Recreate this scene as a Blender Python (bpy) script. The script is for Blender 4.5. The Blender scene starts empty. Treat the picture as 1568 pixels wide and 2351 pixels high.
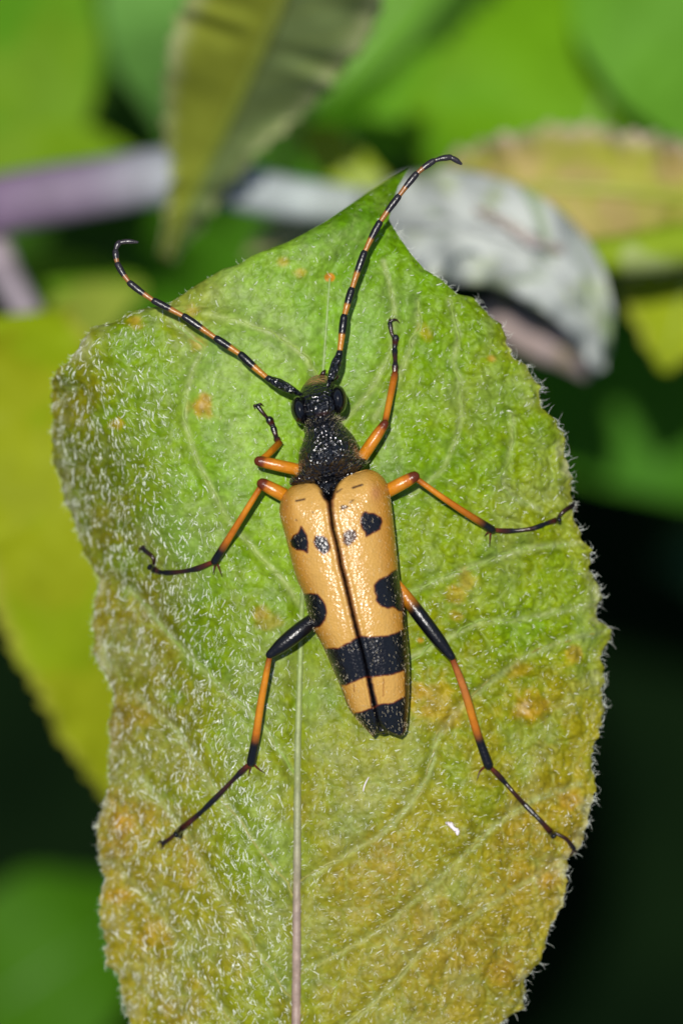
import bpy, math, random
import numpy as np
from mathutils import Matrix, Vector

# ------------------------------------------------------------------ camera, sky, sun, exposure
# one Blender unit is about two millimetres; the leaf under the beetle lies near z = 0
D = 110.0                                   # height of the lens above the leaf
scene = bpy.context.scene
cam_data = bpy.data.cameras.new("camera")
cam = bpy.data.objects.new("camera", cam_data)
scene.collection.objects.link(cam)
cam.location = (0, 0, D)
cam.rotation_euler = (0, 0, 0)
cam_data.sensor_fit = 'VERTICAL'
cam_data.sensor_height = 360.0
cam_data.sensor_width = 240.0
cam_data.lens = 180.0 / (11.755 / D)
cam_data.clip_start = 1.0
cam_data.clip_end = 20000.0
cam_data.dof.use_dof = True
cam_data.dof.focus_distance = D - 0.9
APERTURE = 3.5                              # lens opening in scene units
cam_data.dof.aperture_fstop = cam_data.lens * 1e-3 / APERTURE
cam_data.dof.aperture_blades = 0
scene.camera = cam

SUN_DIR = Vector((-0.06, 0.10, 0.99)).normalized()
world = bpy.data.worlds.new("World")
scene.world = world
world.use_nodes = True
wn = world.node_tree.nodes
sky = wn.new('ShaderNodeTexSky')
sky.sky_type = 'NISHITA'
sky.sun_disc = False
sky.sun_elevation = math.asin(SUN_DIR.z)
sky.sun_rotation = math.atan2(SUN_DIR.x, SUN_DIR.y)
world.node_tree.links.new(sky.outputs[0], wn['Background'].inputs[0])
wn['Background'].inputs[1].default_value = 0.08
sun_data = bpy.data.lights.new("sun", 'SUN')
sun_data.energy = 4.6
sun_data.angle = math.radians(0.55)
sun_data.color = (1.0, 0.96, 0.90)
sun = bpy.data.objects.new("sun", sun_data)
scene.collection.objects.link(sun)
sun.rotation_euler = SUN_DIR.to_track_quat('Z', 'Y').to_euler()
sun.location = SUN_DIR * 60
vs = scene.view_settings
vs.view_transform = 'Standard'
vs.look = 'None'
vs.gamma = 1.0
vs.exposure = 0.36
vs.use_curve_mapping = False
scene.render.engine = 'CYCLES'
scene.cycles.use_denoising = True
scene.cycles.max_bounces = 6
scene.cycles.sample_clamp_indirect = 6.0

# ------------------------------------------------------------------ helpers
rng = np.random.default_rng(11)
COL = scene.collection

def P(x, y, z):
    """A point seen at photo position (x, y) (1568 wide) when it stands at height z."""
    x = np.asarray(x, float); y = np.asarray(y, float); z = np.asarray(z, float)
    k = (D - z) / D / 100.0
    return np.stack(np.broadcast_arrays((x - 784.0) * k, (1175.5 - y) * k, z), -1)

def lin(r, g, b):
    c = np.array([r, g, b], float) / 255.0
    return np.where(c <= 0.04045, c / 12.92, ((c + 0.055) / 1.055) ** 2.4)

LIT = 1.95                                  # picture value of a white face in this light
def alb(r, g, b):
    """Base colour of a surface that the photo shows sunlit as r, g, b."""
    return np.clip(lin(r, g, b) / LIT, 0, 0.85)

def hash2(ix, iy, seed):
    n = (ix.astype(np.int64) * 374761393 + iy.astype(np.int64) * 668265263 + seed * 1442695041) & 0xffffffff
    n = ((n ^ (n >> 13)) * 1274126177) & 0xffffffff
    return ((n ^ (n >> 16)) & 0xffff) / 65535.0

def vnoise(x, y, s, seed=0):
    x = x / s; y = y / s
    ix = np.floor(x); iy = np.floor(y)
    fx = x - ix; fy = y - iy
    fx = fx * fx * (3 - 2 * fx); fy = fy * fy * (3 - 2 * fy)
    a = hash2(ix, iy, seed); b = hash2(ix + 1, iy, seed); c = hash2(ix, iy + 1, seed); d = hash2(ix + 1, iy + 1, seed)
    return (a * (1 - fx) + b * fx) * (1 - fy) + (c * (1 - fx) + d * fx) * fy

def fbm(x, y, s, seed=0, n=4):
    t = 0; w = 0; a = 1.0
    for i in range(n):
        t = t + a * vnoise(x, y, s / 2 ** i, seed + i); w += a; a *= 0.55
    return t / w

def worley(x, y, s, seed=0):
    x = x / s; y = y / s
    ix = np.floor(x); iy = np.floor(y)
    f1 = np.full(x.shape, 9.0); f2 = np.full(x.shape, 9.0)
    for dx in (-1, 0, 1):
        for dy in (-1, 0, 1):
            cx = ix + dx; cy = iy + dy
            px = cx + hash2(cx, cy, seed); py = cy + hash2(cx, cy, seed + 77)
            d = np.hypot(px - x, py - y)
            f2 = np.minimum(f2, np.maximum(f1, d)); f1 = np.minimum(f1, d)
    return f1, f2

def sstep(a, b, x):
    t = np.clip((x - a) / (b - a), 0, 1)
    return t * t * (3 - 2 * t)

def poly_dist(x, y, pts):
    d = np.full(np.shape(x), 1e9)
    for (ax, ay), (bx, by) in zip(pts[:-1], pts[1:]):
        vx, vy = bx - ax, by - ay
        t = np.clip(((x - ax) * vx + (y - ay) * vy) / (vx * vx + vy * vy + 1e-9), 0, 1)
        d = np.minimum(d, np.hypot(x - ax - t * vx, y - ay - t * vy))
    return d

def poly_sdf(x, y, pts):
    pts = list(pts)
    d = poly_dist(x, y, pts + [pts[0]])
    inside = np.zeros(np.shape(x), bool)
    n = len(pts)
    for i in range(n):
        ax, ay = pts[i]; bx, by = pts[(i + 1) % n]
        if ay == by: continue
        c = ((ay > y) != (by > y)) & (x < (bx - ax) * (y - ay) / (by - ay) + ax)
        inside ^= c
    return np.where(inside, -d, d)

def catmull(pts, n):
    """n points on a smooth curve through pts (any dimension)."""
    p = np.asarray(pts, float)
    if len(p) == 2:
        t = np.linspace(0, 1, n)[:, None]
        return p[0] * (1 - t) + p[1] * t
    q = np.vstack([2 * p[0] - p[1], p, 2 * p[-1] - p[-2]])
    t = np.linspace(0, len(p) - 1, n)
    i = np.minimum(t.astype(int), len(p) - 2); f = (t - i)[:, None]
    a, b, c, d = q[i], q[i + 1], q[i + 2], q[i + 3]
    return 0.5 * (2 * b + (c - a) * f + (2 * a - 5 * b + 4 * c - d) * f ** 2 + (3 * b - a - 3 * c + d) * f ** 3)

def mesh_obj(name, v, faces, mat, parent=None, col=None, smooth=True):
    v = np.asarray(v, float).reshape(-1, 3)
    me = bpy.data.meshes.new(name)
    if isinstance(faces, np.ndarray):
        k = faces.shape[1]
        me.vertices.add(len(v)); me.vertices.foreach_set('co', v.ravel().astype(np.float32))
        me.loops.add(faces.size); me.loops.foreach_set('vertex_index', faces.ravel().astype(np.int32))
        me.polygons.add(len(faces))
        me.polygons.foreach_set('loop_start', np.arange(0, faces.size, k, dtype=np.int32))
        me.update(calc_edges=True)
    else:
        me.from_pydata(v.tolist(), [], faces)
    if smooth:
        me.polygons.foreach_set('use_smooth', np.ones(len(me.polygons), bool))
    if col is not None:
        col = np.broadcast_to(np.asarray(col, float), (len(v), 3))
        a = me.color_attributes.new('Col', 'FLOAT_COLOR', 'POINT')
        a.data.foreach_set('color', np.hstack([col, np.ones((len(v), 1))]).astype(np.float32).ravel())
    me.validate()
    me.materials.append(mat)
    o = bpy.data.objects.new(name, me)
    COL.objects.link(o)
    if parent is not None: adopt(o, parent)
    return o

def adopt(o, parent):
    o.parent = parent
    t = parent
    while t.parent is not None: t = t.parent
    o.matrix_parent_inverse = Matrix.Translation(-Vector(t.location)) if parent is t else Matrix.Identity(4)

def empty(name, loc, label, cat, group=None):
    o = bpy.data.objects.new(name, None)
    o.location = loc
    o.empty_display_size = 0.5
    COL.objects.link(o)
    o['label'] = label; o['category'] = cat
    if group: o['group'] = group
    return o

def grid_faces(nr, nc, wrap=False, off=0):
    r = np.arange(nr - 1)[:, None]; c = np.arange(nc if wrap else nc - 1)[None, :]
    c2 = (c + 1) % nc
    a = r * nc + c; b = r * nc + c2; d = (r + 1) * nc + c; e = (r + 1) * nc + c2
    return np.stack([a, d, e, b], -1).reshape(-1, 4) + off

def tube_data(pts, rad, col=None, n=24, seg=12, flat=1.0):
    """Round-ended tapering tube through pts; returns verts, quads, colours."""
    pts = np.asarray(pts, float); rad = np.asarray(rad, float)
    if rad.ndim == 0: rad = np.full(len(pts), float(rad))
    k = np.linspace(0, 1, len(pts)); kr = np.linspace(0, 1, len(rad)); t = np.linspace(0, 1, n)
    c = catmull(pts, n); r = np.interp(t, kr, rad)
    tan = np.gradient(c, axis=0); tan /= np.linalg.norm(tan, axis=1)[:, None] + 1e-12
    caps = []
    for end, s in ((0, -1), (-1, 1)):
        caps.append([(c[end] + s * tan[end] * r[end] * math.sin(a), r[end] * math.cos(a)) for a in (math.radians(40), math.radians(70), math.radians(88))])
    c = np.vstack([[q[0] for q in caps[0][::-1]], c, [q[0] for q in caps[1]]])
    r = np.hstack([[q[1] for q in caps[0][::-1]], r, [q[1] for q in caps[1]]])
    tan = np.vstack([[tan[0]] * 3, tan, [tan[-1]] * 3])
    up = np.array([0.0, 0.0, 1.0])
    side = np.cross(tan, up); ln = np.linalg.norm(side, axis=1)[:, None]
    side = np.where(ln > 1e-3, side / np.maximum(ln, 1e-9), np.array([1.0, 0, 0]))
    nor = np.cross(side, tan)
    a = np.linspace(0, 2 * math.pi, seg, endpoint=False)
    v = c[:, None, :] + r[:, None, None] * (np.cos(a)[None, :, None] * side[:, None, :] + flat * np.sin(a)[None, :, None] * nor[:, None, :])
    f = grid_faces(len(c), seg, True)
    cc = None
    if col is not None:
        col = np.asarray(col, float).reshape(-1, 3)
        kc = np.linspace(0, 1, len(col)); tt = np.clip(np.hstack([[0] * 3, t, [1] * 3]), 0, 1)
        cc = np.stack([np.interp(tt, kc, col[:, i]) for i in range(3)], -1)
        cc = np.repeat(cc, seg, axis=0)
    return v.reshape(-1, 3), f, cc

def tube(name, pts, rad, mat, parent=None, col=None, n=24, seg=12, flat=1.0):
    v, f, c = tube_data(pts, rad, col, n, seg, flat)
    return mesh_obj(name, v, f, mat, parent, c)

def hairs_mesh(base, d0, d1, length, width):
    """Curved tapering three-sided hairs. base, d0, d1: (n,3); length, width: (n,)."""
    n = len(base)
    t = np.array([0.0, 0.34, 0.68, 1.0])
    L = length[:, None, None]
    tt = t[None, :, None]
    c = base[:, None, :] + L * (d0[:, None, :] * (tt - 0.5 * tt ** 2) + d1[:, None, :] * (0.5 * tt ** 2)) * 1.3
    ax = d0 + d1; ax /= np.linalg.norm(ax, axis=1)[:, None] + 1e-9
    s = np.cross(ax, np.array([0.13, 0.21, 0.97])); s /= np.linalg.norm(s, axis=1)[:, None] + 1e-9
    u = np.cross(s, ax)
    w = (width[:, None] * np.array([1.0, 0.9, 0.7, 0.2]))[:, :, None, None]
    ang = np.array([0, 2.0944, 4.18879])
    ring = np.cos(ang)[None, None, :, None] * s[:, None, None, :] + np.sin(ang)[None, None, :, None] * u[:, None, None, :]
    v = (c[:, :, None, :] + w * ring).reshape(-1, 3)
    f1 = grid_faces(4, 3, True)
    f = (f1[None] + (np.arange(n) * 12)[:, None, None]).reshape(-1, 4)
    return v, f

# ------------------------------------------------------------------ materials
def new_mat(name):
    m = bpy.data.materials.new(name); m.use_nodes = True
    nt = m.node_tree
    return m, nt, nt.nodes['Principled BSDF']

def attr_mat(name, rough=0.5, spec=0.5, noise=None, bump=None, coat=0.0, vor=None, translucent=0.0, sheen=0.0, dark=0.75, light=1.2):
    m, nt, b = new_mat(name)
    N = nt.nodes; Lk = nt.links
    a = N.new('ShaderNodeAttribute'); a.attribute_name = 'Col'
    tc = N.new('ShaderNodeTexCoord')
    colour = a.outputs['Color']
    if noise:
        nz = N.new('ShaderNodeTexNoise'); nz.inputs['Scale'].default_value = noise; nz.inputs['Detail'].default_value = 6
        nz.inputs['Roughness'].default_value = 0.65
        Lk.new(tc.outputs['Object'], nz.inputs['Vector'])
        mr = N.new('ShaderNodeMapRange'); mr.inputs[1].default_value = 0.3; mr.inputs[2].default_value = 0.7
        mr.inputs[3].default_value = dark; mr.inputs[4].default_value = light
        Lk.new(nz.outputs['Fac'], mr.inputs[0])
        mx = N.new('ShaderNodeVectorMath'); mx.operation = 'SCALE'
        Lk.new(colour, mx.inputs[0]); Lk.new(mr.outputs[0], mx.inputs['Scale'])
        colour = mx.outputs[0]
    Lk.new(colour, b.inputs['Base Color'])
    b.inputs['Roughness'].default_value = rough
    b.inputs['Specular IOR Level'].default_value = spec
    b.inputs['Coat Weight'].default_value = coat
    b.inputs['Coat Roughness'].default_value = 0.15
    b.inputs['Sheen Weight'].default_value = sheen
    last = None
    for kind, arg in (('noise', bump), ('vor', vor)):
        if not arg: continue
        sc, st, dist = arg
        tx = N.new('ShaderNodeTexNoise' if kind == 'noise' else 'ShaderNodeTexVoronoi')
        tx.inputs['Scale'].default_value = sc
        if kind == 'noise': tx.inputs['Detail'].default_value = 5
        else: tx.feature = 'SMOOTH_F1'; tx.inputs['Smoothness'].default_value = 0.35
        Lk.new(tc.outputs['Object'], tx.inputs['Vector'])
        bp = N.new('ShaderNodeBump'); bp.inputs['Strength'].default_value = st; bp.inputs['Distance'].default_value = dist
        Lk.new(tx.outputs['Fac' if kind == 'noise' else 'Distance'], bp.inputs['Height'])
        if last: Lk.new(last.outputs[0], bp.inputs['Normal'])
        last = bp
    if last: Lk.new(last.outputs[0], b.inputs['Normal'])
    if translucent:
        out = N['Material Output']
        tr = N.new('ShaderNodeBsdfTranslucent'); mix = N.new('ShaderNodeMixShader')
        mix.inputs[0].default_value = translucent
        Lk.new(colour, tr.inputs['Color'])
        Lk.new(b.outputs[0], mix.inputs[1]); Lk.new(tr.outputs[0], mix.inputs[2])
        Lk.new(mix.outputs[0], out.inputs['Surface'])
    return m

M_leaf = attr_mat('leaf_blade', 0.40, 0.13, 4.0, (6.0, 0.6, 0.07), vor=(8.0, 0.35, 0.05), translucent=0.06, dark=0.64, light=1.28)
M_vein = attr_mat('leaf_vein', 0.5, 0.4, 3.0, (14.0, 0.5, 0.03))
M_bgleaf = attr_mat('soft_leaf', 0.6, 0.06, 0.45, (2.0, 0.3, 0.1), translucent=0.12, dark=0.85, light=1.12)
M_twig = attr_mat('twig_bark', 0.6, 0.3, 0.8, (3.0, 0.4, 0.1))
M_wing = attr_mat('wing_case', 0.27, 0.55, 3.0, (7.0, 0.25, 0.04), vor=(19.0, 0.55, 0.022), dark=0.93, light=1.05)
M_black = attr_mat('black_chitin', 0.16, 0.6, 4.0, (9.0, 0.3, 0.04), vor=(13.0, 1.0, 0.07))
M_leg = attr_mat('leg_chitin', 0.28, 0.42, 6.0, (14.0, 0.45, 0.03), dark=0.85, light=1.1)
M_eye = attr_mat('eye_gloss', 0.17, 0.5, None, None)
M_hair, _nt, _b = new_mat('leaf_hair')
_b.inputs['Base Color'].default_value = (0.62, 0.65, 0.56, 1); _b.inputs['Roughness'].default_value = 0.12
_b.inputs['Specular IOR Level'].default_value = 0.8
M_setae, _nt, _b = new_mat('body_hair')
_b.inputs['Base Color'].default_value = (0.50, 0.42, 0.26, 1); _b.inputs['Roughness'].default_value = 0.25
_b.inputs['Specular IOR Level'].default_value = 0.8
M_lint, _nt, _b = new_mat('lint'); _b.inputs['Base Color'].default_value = (0.55, 0.5, 0.52, 1); _b.inputs['Roughness'].default_value = 0.6

M_shaded_soil, nt, b = new_mat('shaded_soil')
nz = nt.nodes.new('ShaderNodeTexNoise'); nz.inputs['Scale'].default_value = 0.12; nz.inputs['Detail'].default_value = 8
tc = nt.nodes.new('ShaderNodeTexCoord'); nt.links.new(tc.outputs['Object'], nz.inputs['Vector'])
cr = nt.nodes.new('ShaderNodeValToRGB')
cr.color_ramp.elements[0].position = 0.35; cr.color_ramp.elements[0].color = (0.0015, 0.004, 0.0015, 1)  # near-black ground tones: the shrub's deep shade is put into the colour
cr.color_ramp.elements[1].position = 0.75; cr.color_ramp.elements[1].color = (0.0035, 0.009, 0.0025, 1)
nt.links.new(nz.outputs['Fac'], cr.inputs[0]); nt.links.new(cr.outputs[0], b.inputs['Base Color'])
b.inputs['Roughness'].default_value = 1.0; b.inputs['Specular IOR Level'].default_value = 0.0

# ------------------------------------------------------------------ ground
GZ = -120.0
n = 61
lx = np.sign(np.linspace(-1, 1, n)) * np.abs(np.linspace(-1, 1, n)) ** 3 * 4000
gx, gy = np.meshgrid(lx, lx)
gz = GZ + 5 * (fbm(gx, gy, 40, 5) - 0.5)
g = mesh_obj('ground', np.stack([gx, gy, gz], -1), grid_faces(n, n)[:, ::-1], M_shaded_soil)
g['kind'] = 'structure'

# ------------------------------------------------------------------ the leaf that carries the beetle
tip = (938, 388)
right_edge = [tip, (915,425),(898,470),(893,505),(903,523),(921,551),(946,586),(974,618),(1009,638),(1029,656),(1051,676),(1085,682),(1121,722),(1149,743),(1160,765),(1164,794),(1180,823),
 (1207,838),(1228,874),(1241,888),(1236,915),(1245,940),(1262,950),(1277,965),(1283,984),(1300,1007),(1294,1032),(1306,1069),(1314,1098),(1309,1130),(1311,1153),(1317,1186),(1333,1225),(1336,1240),(1357,1262),(1353,1285),
 (1354,1304),(1371,1338),(1384,1368),(1366,1405),(1372,1424),(1404,1446),(1399,1470),(1378,1500),(1386,1535),(1387,1560),(1380,1600),(1387,1625),(1375,1684),(1360,1720),(1358,1756),(1369,1805),(1366,1820),(1352,1861),(1350,1887),
 (1337,1925),(1338,1942),(1306,1970),(1299,2000),(1302,2024),(1294,2076),(1264,2122),(1252,2168),(1242,2205),(1206,2246),(1203,2295),(1202,2316),(1166,2336),(1143,2351),(1100,2420),(1010,2520),(880,2610),(720,2680)]
left_edge = [tip, (896,410),(846,440),(796,475),(746,509),(700,535),(660,556),(606,576),(581,586),(544,609),(512,617),(470,643),(427,670),(393,695),(377,704),(334,707),(297,718),(260,741),(214,750),(196,770),(180,794),(172,815),(156,833),
 (133,848),(121,870),(119,924),(124,960),(120,996),(125,1071),(141,1097),(147,1150),(169,1186),(178,1222),(191,1266),(216,1305),(231,1331),(219,1374),(212,1428),(218,1464),(215,1500),(222,1516),(250,1562),(264,1604),(250,1664),(256,1700),(251,1743),(253,1799),(231,1863),
 (220,1896),(227,1965),(241,2020),(230,2058),(231,2113),(243,2160),(242,2213),(272,2238),(278,2280),(298,2351),(340,2430),(430,2540),(560,2620),(690,2680)]

XM = lambda y: np.interp(y, [388,480,640,850,1100,1400,1700,2000,2351,2680], [930,862,757,742,716,693,684,682,680,700])
XF = lambda y: np.interp(y, [388,700,780,860,1000,1180,1330,1500,1700,1900,2351,2680], [560,330,230,225,285,370,450,520,550,555,560,640])
KF = lambda y: np.interp(y, [388,700,800,900,1300,1700,2351,2680], [0.5,0.35,0.5,1.35,1.0,0.62,0.55,0.5])
VEINS = [
 [(684,2030),(790,1965),(870,1920),(940,1850),(985,1780),(1003,1690),(1080,1600),(1200,1510),(1300,1468),(1385,1450)],
 [(682,2235),(780,2190),(880,2130),(960,2060),(1050,1980),(1130,1900),(1230,1835),(1330,1800)],
 [(690,2430),(830,2330),(920,2240),(980,2170),(1090,2100),(1200,2030),(1285,1985)],
 [(870,1420),(932,1363),(1033,1322),(1110,1290),(1230,1256),(1340,1245)],
 [(860,1560),(960,1500),(1092,1432),(1210,1420),(1300,1400),(1372,1385)],
 [(1030,690),(1053,770),(1040,830),(1054,865),(1056,915),(1060,945),(1045,1015),(1015,1080),(940,1140)],
 [(958,690),(960,750),(945,790),(915,870),(860,960)],
 [(1174,952),(1178,1000),(1167,1047),(1152,1110),(1178,1142),(1240,1170)],
 [(430,905),(425,970),(450,1050),(500,1150),(530,1200),(600,1280),(650,1330),(690,1392)],
 [(390,735),(440,770),(466,802),(442,850),(430,905)],
 [(684,1790),(600,1660),(500,1570),(400,1470),(300,1350)],
 [(682,2060),(570,1910),(480,1790),(410,1680),(320,1600)],
 [(681,2310),(570,2150),(480,2010),(420,1900),(330,1790)],
 [(740,900),(700,820),(640,770),(560,740),(470,720)],
 [(760,1000),(850,900),(900,800),(905,700),(880,600)],
 [(690,2510),(560,2380),(450,2230),(380,2110),(290,2010)],
]
RUST = [(757,637,12,1.3,0),(690,625,14,.7,0),(650,601,13,.6,0),(466,932,27,1.0,1),(312,735,16,.7,0),(267,972,14,.6,0),(1210,1618,34,.6,1),(1012,1610,60,.45,0),(940,1602,40,.35,0),
        (1075,1335,24,.5,0),(1048,1368,20,.5,0),(612,1425,26,.4,0),(1318,1500,24,.6,0),(965,1470,7,1.0,0),(1050,1415,16,.5,0),(1128,823,9,.9,0),(976,760,18,.45,0),(1310,1830,26,.5,0),(455,790,16,.5,0),(440,712,14,.5,0),
        (275,2060,24,.5,0),(1260,2010,26,.4,0),(1150,2240,34,.3,0),(360,2150,34,.3,0),(285,1890,26,.45,0),(600,1400,18,.4,0),(1190,1540,20,.4,0)]

def leaf_h(x, y):
    x = np.asarray(x, float); y = np.asarray(y, float)
    d = x - XM(y)
    h = np.zeros(np.broadcast(x, y).shape)
    q = (XF(y) - x) / 100.0
    h = h - KF(y) * 0.35 * np.logaddexp(0, q / 0.35)                       # the side that rolls down
    r = (x - 1080) / 100.0
    h = h - 0.22 * 0.6 * np.logaddexp(0, r / 0.6)
    h = h + 0.10 * np.exp(-((d - 160) / 110) ** 2) + 0.08 * np.exp(-((d + 130) / 90) ** 2)
    h = h - 0.14 * np.exp(-(d / 26) ** 2)                                  # channel of the midrib
    h = h - 1.9 * np.clip((600 - y) / 210, 0, 1.2) ** 2                    # drooping tip
    h = h - 0.25 * np.clip((y - 1900) / 400, 0, 3) ** 1.5
    le = np.interp(y, [p[1] for p in left_edge], [p[0] for p in left_edge])
    re = np.interp(y, [p[1] for p in right_edge], [p[0] for p in right_edge])
    e = np.minimum(x - le, re - x)
    ew = np.exp(-np.clip(e, 0, None) / 75.0)
    h = h + 0.38 * ew * (fbm(x * 0.4, y, 70, 3) - 0.5) * 2
    h = h - 0.25 * np.exp(-np.clip(e, 0, None) / 22.0)
    vd = np.full(np.shape(h), 1e9)
    for v in VEINS: vd = np.minimum(vd, poly_dist(x, y, v))
    h = h - 0.13 * np.exp(-(vd / 17) ** 2)
    wx = x + 26 * (vnoise(x, y, 60, 8) - .5); wy = y + 26 * (vnoise(x, y, 60, 9) - .5)
    f1, f2 = worley(wx, wy * 0.8, 72, 21)
    amp = 0.045 + 0.19 * sstep(850, 1200, x) + 0.07 * sstep(0.2, 1.5, q) + 0.03 * sstep(1750, 2200, y)
    amp = amp * (1 - 0.75 * np.exp(-(((x - 620) / 150) ** 2 + ((y - 1000) / 300) ** 2)))
    h = h + amp * 0.8 * (sstep(-0.1, 0.75, f2 - f1) - 0.5) + amp * 0.9 * (fbm(x, y, 55, 19) - .5)
    g1, g2 = worley(x + 9 * (vnoise(x, y, 22, 4) - .5), y, 24, 33)
    h = h + 0.10 * amp / 0.2 * 0.35 * (sstep(0, 0.5, g2 - g1) - 0.5)
    h = h + 0.10 * (fbm(x, y, 130, 14) - 0.5) * 2
    ta_ = np.arctan2(x - 935, np.maximum(y - 370, 1))
    h = h + 0.05 * np.sin(ta_ * 24 + 2 * vnoise(x, y, 80, 55)) * sstep(400, 470, y) * sstep(900, 620, y) * sstep(-1.0, -.35, ta_ * 1.0)
    n1, n2 = worley(x + 20 * (vnoise(x, y, 30, 18) - .5), y + 20 * (vnoise(x, y, 30, 28) - .5), 34, 121)
    h = h + 0.035 * (sstep(0, .35, n2 - n1) - .5) * (.35 + .65 * sstep(800, 1100, x))
    for (rx, ry, rr, ra, up) in RUST:
        if up: h = h + 0.06 * np.exp(-(((x - rx) ** 2 + (y - ry) ** 2) / (0.6 * rr) ** 2))
    return h

def leaf_normal(x, y, e=3.0):
    dx = (leaf_h(x + e, y) - leaf_h(x - e, y)) / (2 * e / 100); dy = (leaf_h(x, y - e) - leaf_h(x, y + e)) / (2 * e / 100)
    n = np.stack([-dx, -dy, np.ones_like(dx)], -1)
    return n / np.linalg.norm(n, axis=-1, keepdims=True)

NV, NU = 620, 300
ys = np.linspace(388.5, 2678, NV)
er = np.array(sorted(right_edge, key=lambda p: p[1])); el = np.array(sorted(left_edge, key=lambda p: p[1]))
xr = np.interp(ys, er[:, 1], er[:, 0]); xl = np.interp(ys, el[:, 1], el[:, 0])
tooth = lambda y, s: 7 * (np.abs(((y / 31.0 + vnoise(y, y * 0, 90, s)) % 1.0) - 0.3) - 0.35) + 6 * (fbm(y, y * 0, 14, s + 1) - 0.5)
fade = sstep(620, 760, ys)
xr = xr + tooth(ys, 41) * fade; xl = xl - tooth(ys, 57) * fade
u = np.linspace(0, 1, NU); u = 0.5 - 0.5 * np.cos(math.pi * u) * (0.35) - 0.5 * (1 - 2 * u) * 0.65
lxg = xl[:, None] * (1 - u) + xr[:, None] * u
lyg = np.repeat(ys[:, None], NU, 1)
hh = leaf_h(lxg, lyg)
ANCH = [(1000,800,118,166,16),(1130,900,124,164,22),(880,620,112,168,20),(900,1000,118,166,24),(1050,1250,130,164,26),(1250,1250,135,160,26),(1200,1420,126,164,16),(1330,1350,132,166,24),(1000,1450,134,152,18),(1250,1650,150,150,36),
        (1000,1750,152,152,42),(1000,1900,158,148,40),(1000,2200,164,144,52),(1250,1950,168,142,42),(800,2250,158,148,50),(760,1850,148,148,44),(860,2000,160,142,46),(620,1900,132,152,22),(600,1700,126,154,22),(640,2250,142,150,26),
        (350,1950,158,142,38),(300,2200,160,142,34),(480,2150,150,144,30),(300,1300,112,128,42),(330,1500,116,130,36),(200,1050,104,126,34),(180,920,126,134,22),(240,1400,130,130,42),(330,1750,140,136,34),(500,1450,112,150,22),  # greyer anchors paint slope shade and grey down on the rolled-down side
        (330,820,116,160,18),(300,950,112,152,24),(600,750,138,182,112),(680,650,130,180,84),(520,820,140,182,112),(560,1100,128,182,52),(640,1250,130,182,58),(600,950,130,184,62),(480,1250,114,158,30),(830,560,96,160,26),(790,750,122,184,60),(900,460,88,146,24),(420,700,140,160,30),(270,1650,140,128,60),(230,1880,170,136,44)]
pts = np.array(ANCH, float)
num = np.zeros(lxg.shape + (3,)); den = np.zeros(lxg.shape)
jx = lxg + 90 * (fbm(lxg, lyg, 150, 61) - .5); jy = lyg + 90 * (fbm(lxg, lyg, 150, 62) - .5)
for ax, ay, r_, g_, b_ in ANCH:
    w = 1.0 / (((jx - ax) ** 2 + (jy - ay) ** 2) / 1e4 + 0.12) ** 2
    num += w[..., None] * alb(r_ + 12 - 10 * (ay > 1700), g_ + 2 + 3 * (ay > 1700), max(1, b_ * .8 - 14) + (12 if ay > 1700 else 0)); den += w
lc = num / den[..., None]
def mixc(c, target, f):
    return c * (1 - f[..., None]) + np.asarray(target) * f[..., None]
patch = sstep(0.52, 0.72, fbm(lxg, lyg, 110, 71, 5)) * (0.10 + 0.35 * sstep(1500, 2100, lyg) + 0.25 * sstep(0.3, 1.5, (XF(lyg) - lxg) / 100))
lc = mixc(lc, alb(182, 138, 50), patch * .5)
patch2 = sstep(0.5, 0.75, fbm(lxg, lyg, 80, 91, 5)) * 0.35
lc = mixc(lc, alb(105, 158, 14), patch2 * (1 - sstep(1700, 2100, lyg)))
f1, f2 = worley(lxg + 26 * (vnoise(lxg, lyg, 60, 8) - .5), (lyg + 26 * (vnoise(lxg, lyg, 60, 9) - .5)) * 0.8, 72, 21)
lc = mixc(lc, alb(156, 180, 92), 0.20 * (1 - sstep(0.01, 0.13, f2 - f1)))
n1, n2 = worley(lxg + 20 * (vnoise(lxg, lyg, 30, 18) - .5), lyg + 20 * (vnoise(lxg, lyg, 30, 28) - .5), 34, 121)
lc = mixc(lc, alb(158, 182, 96), 0.26 * (1 - sstep(0.01, 0.14, n2 - n1)) * (.4 + .6 * sstep(.4, .6, fbm(lxg, lyg, 150, 29))))
painted_sheen = sstep(.50, .68, fbm(lxg * 1.0, lyg * .8, 90, 141, 4))  # patches of silvery sheen painted into the blade colour
lc = mixc(lc, alb(168, 186, 128), 0.20 * painted_sheen)
deep = sstep(.52, .70, fbm(lxg, lyg, 70, 151, 4))
lc = mixc(lc, lc * np.array([.70, .80, .5]), .55 * deep)
vd = np.full(lxg.shape, 1e9)
for v in VEINS: vd = np.minimum(vd, poly_dist(lxg, lyg, v))
lc = mixc(lc, alb(176, 190, 120), (0.62 - .22 * sstep(1850, 2000, lyg)) * (.5 + fbm(lxg, lyg, 40, 66)) * np.exp(-(vd / 7.5) ** 2))
for rx, ry, rr, ra, up in RUST:
    dd = np.hypot(lxg - rx, (lyg - ry) * 1.2) + (rr > 13) * rr * 2.2 * (fbm(lxg, lyg, 26, 5) - .5)
    f = np.clip(ra, 0, 1) * (sstep(rr * 1.6, rr * 0.35, dd) if ra < 1.2 else sstep(rr * 1.15, rr * 0.85, dd))
    lc = mixc(lc, alb(222, 150, 34), f * 0.62 if ra < 1.2 else f)
    if up: lc = mixc(lc, alb(235, 205, 150), .7 * sstep(rr * .45, rr * .1, dd))
e = np.minimum(lxg - xl[:, None], xr[:, None] - lxg)
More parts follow.
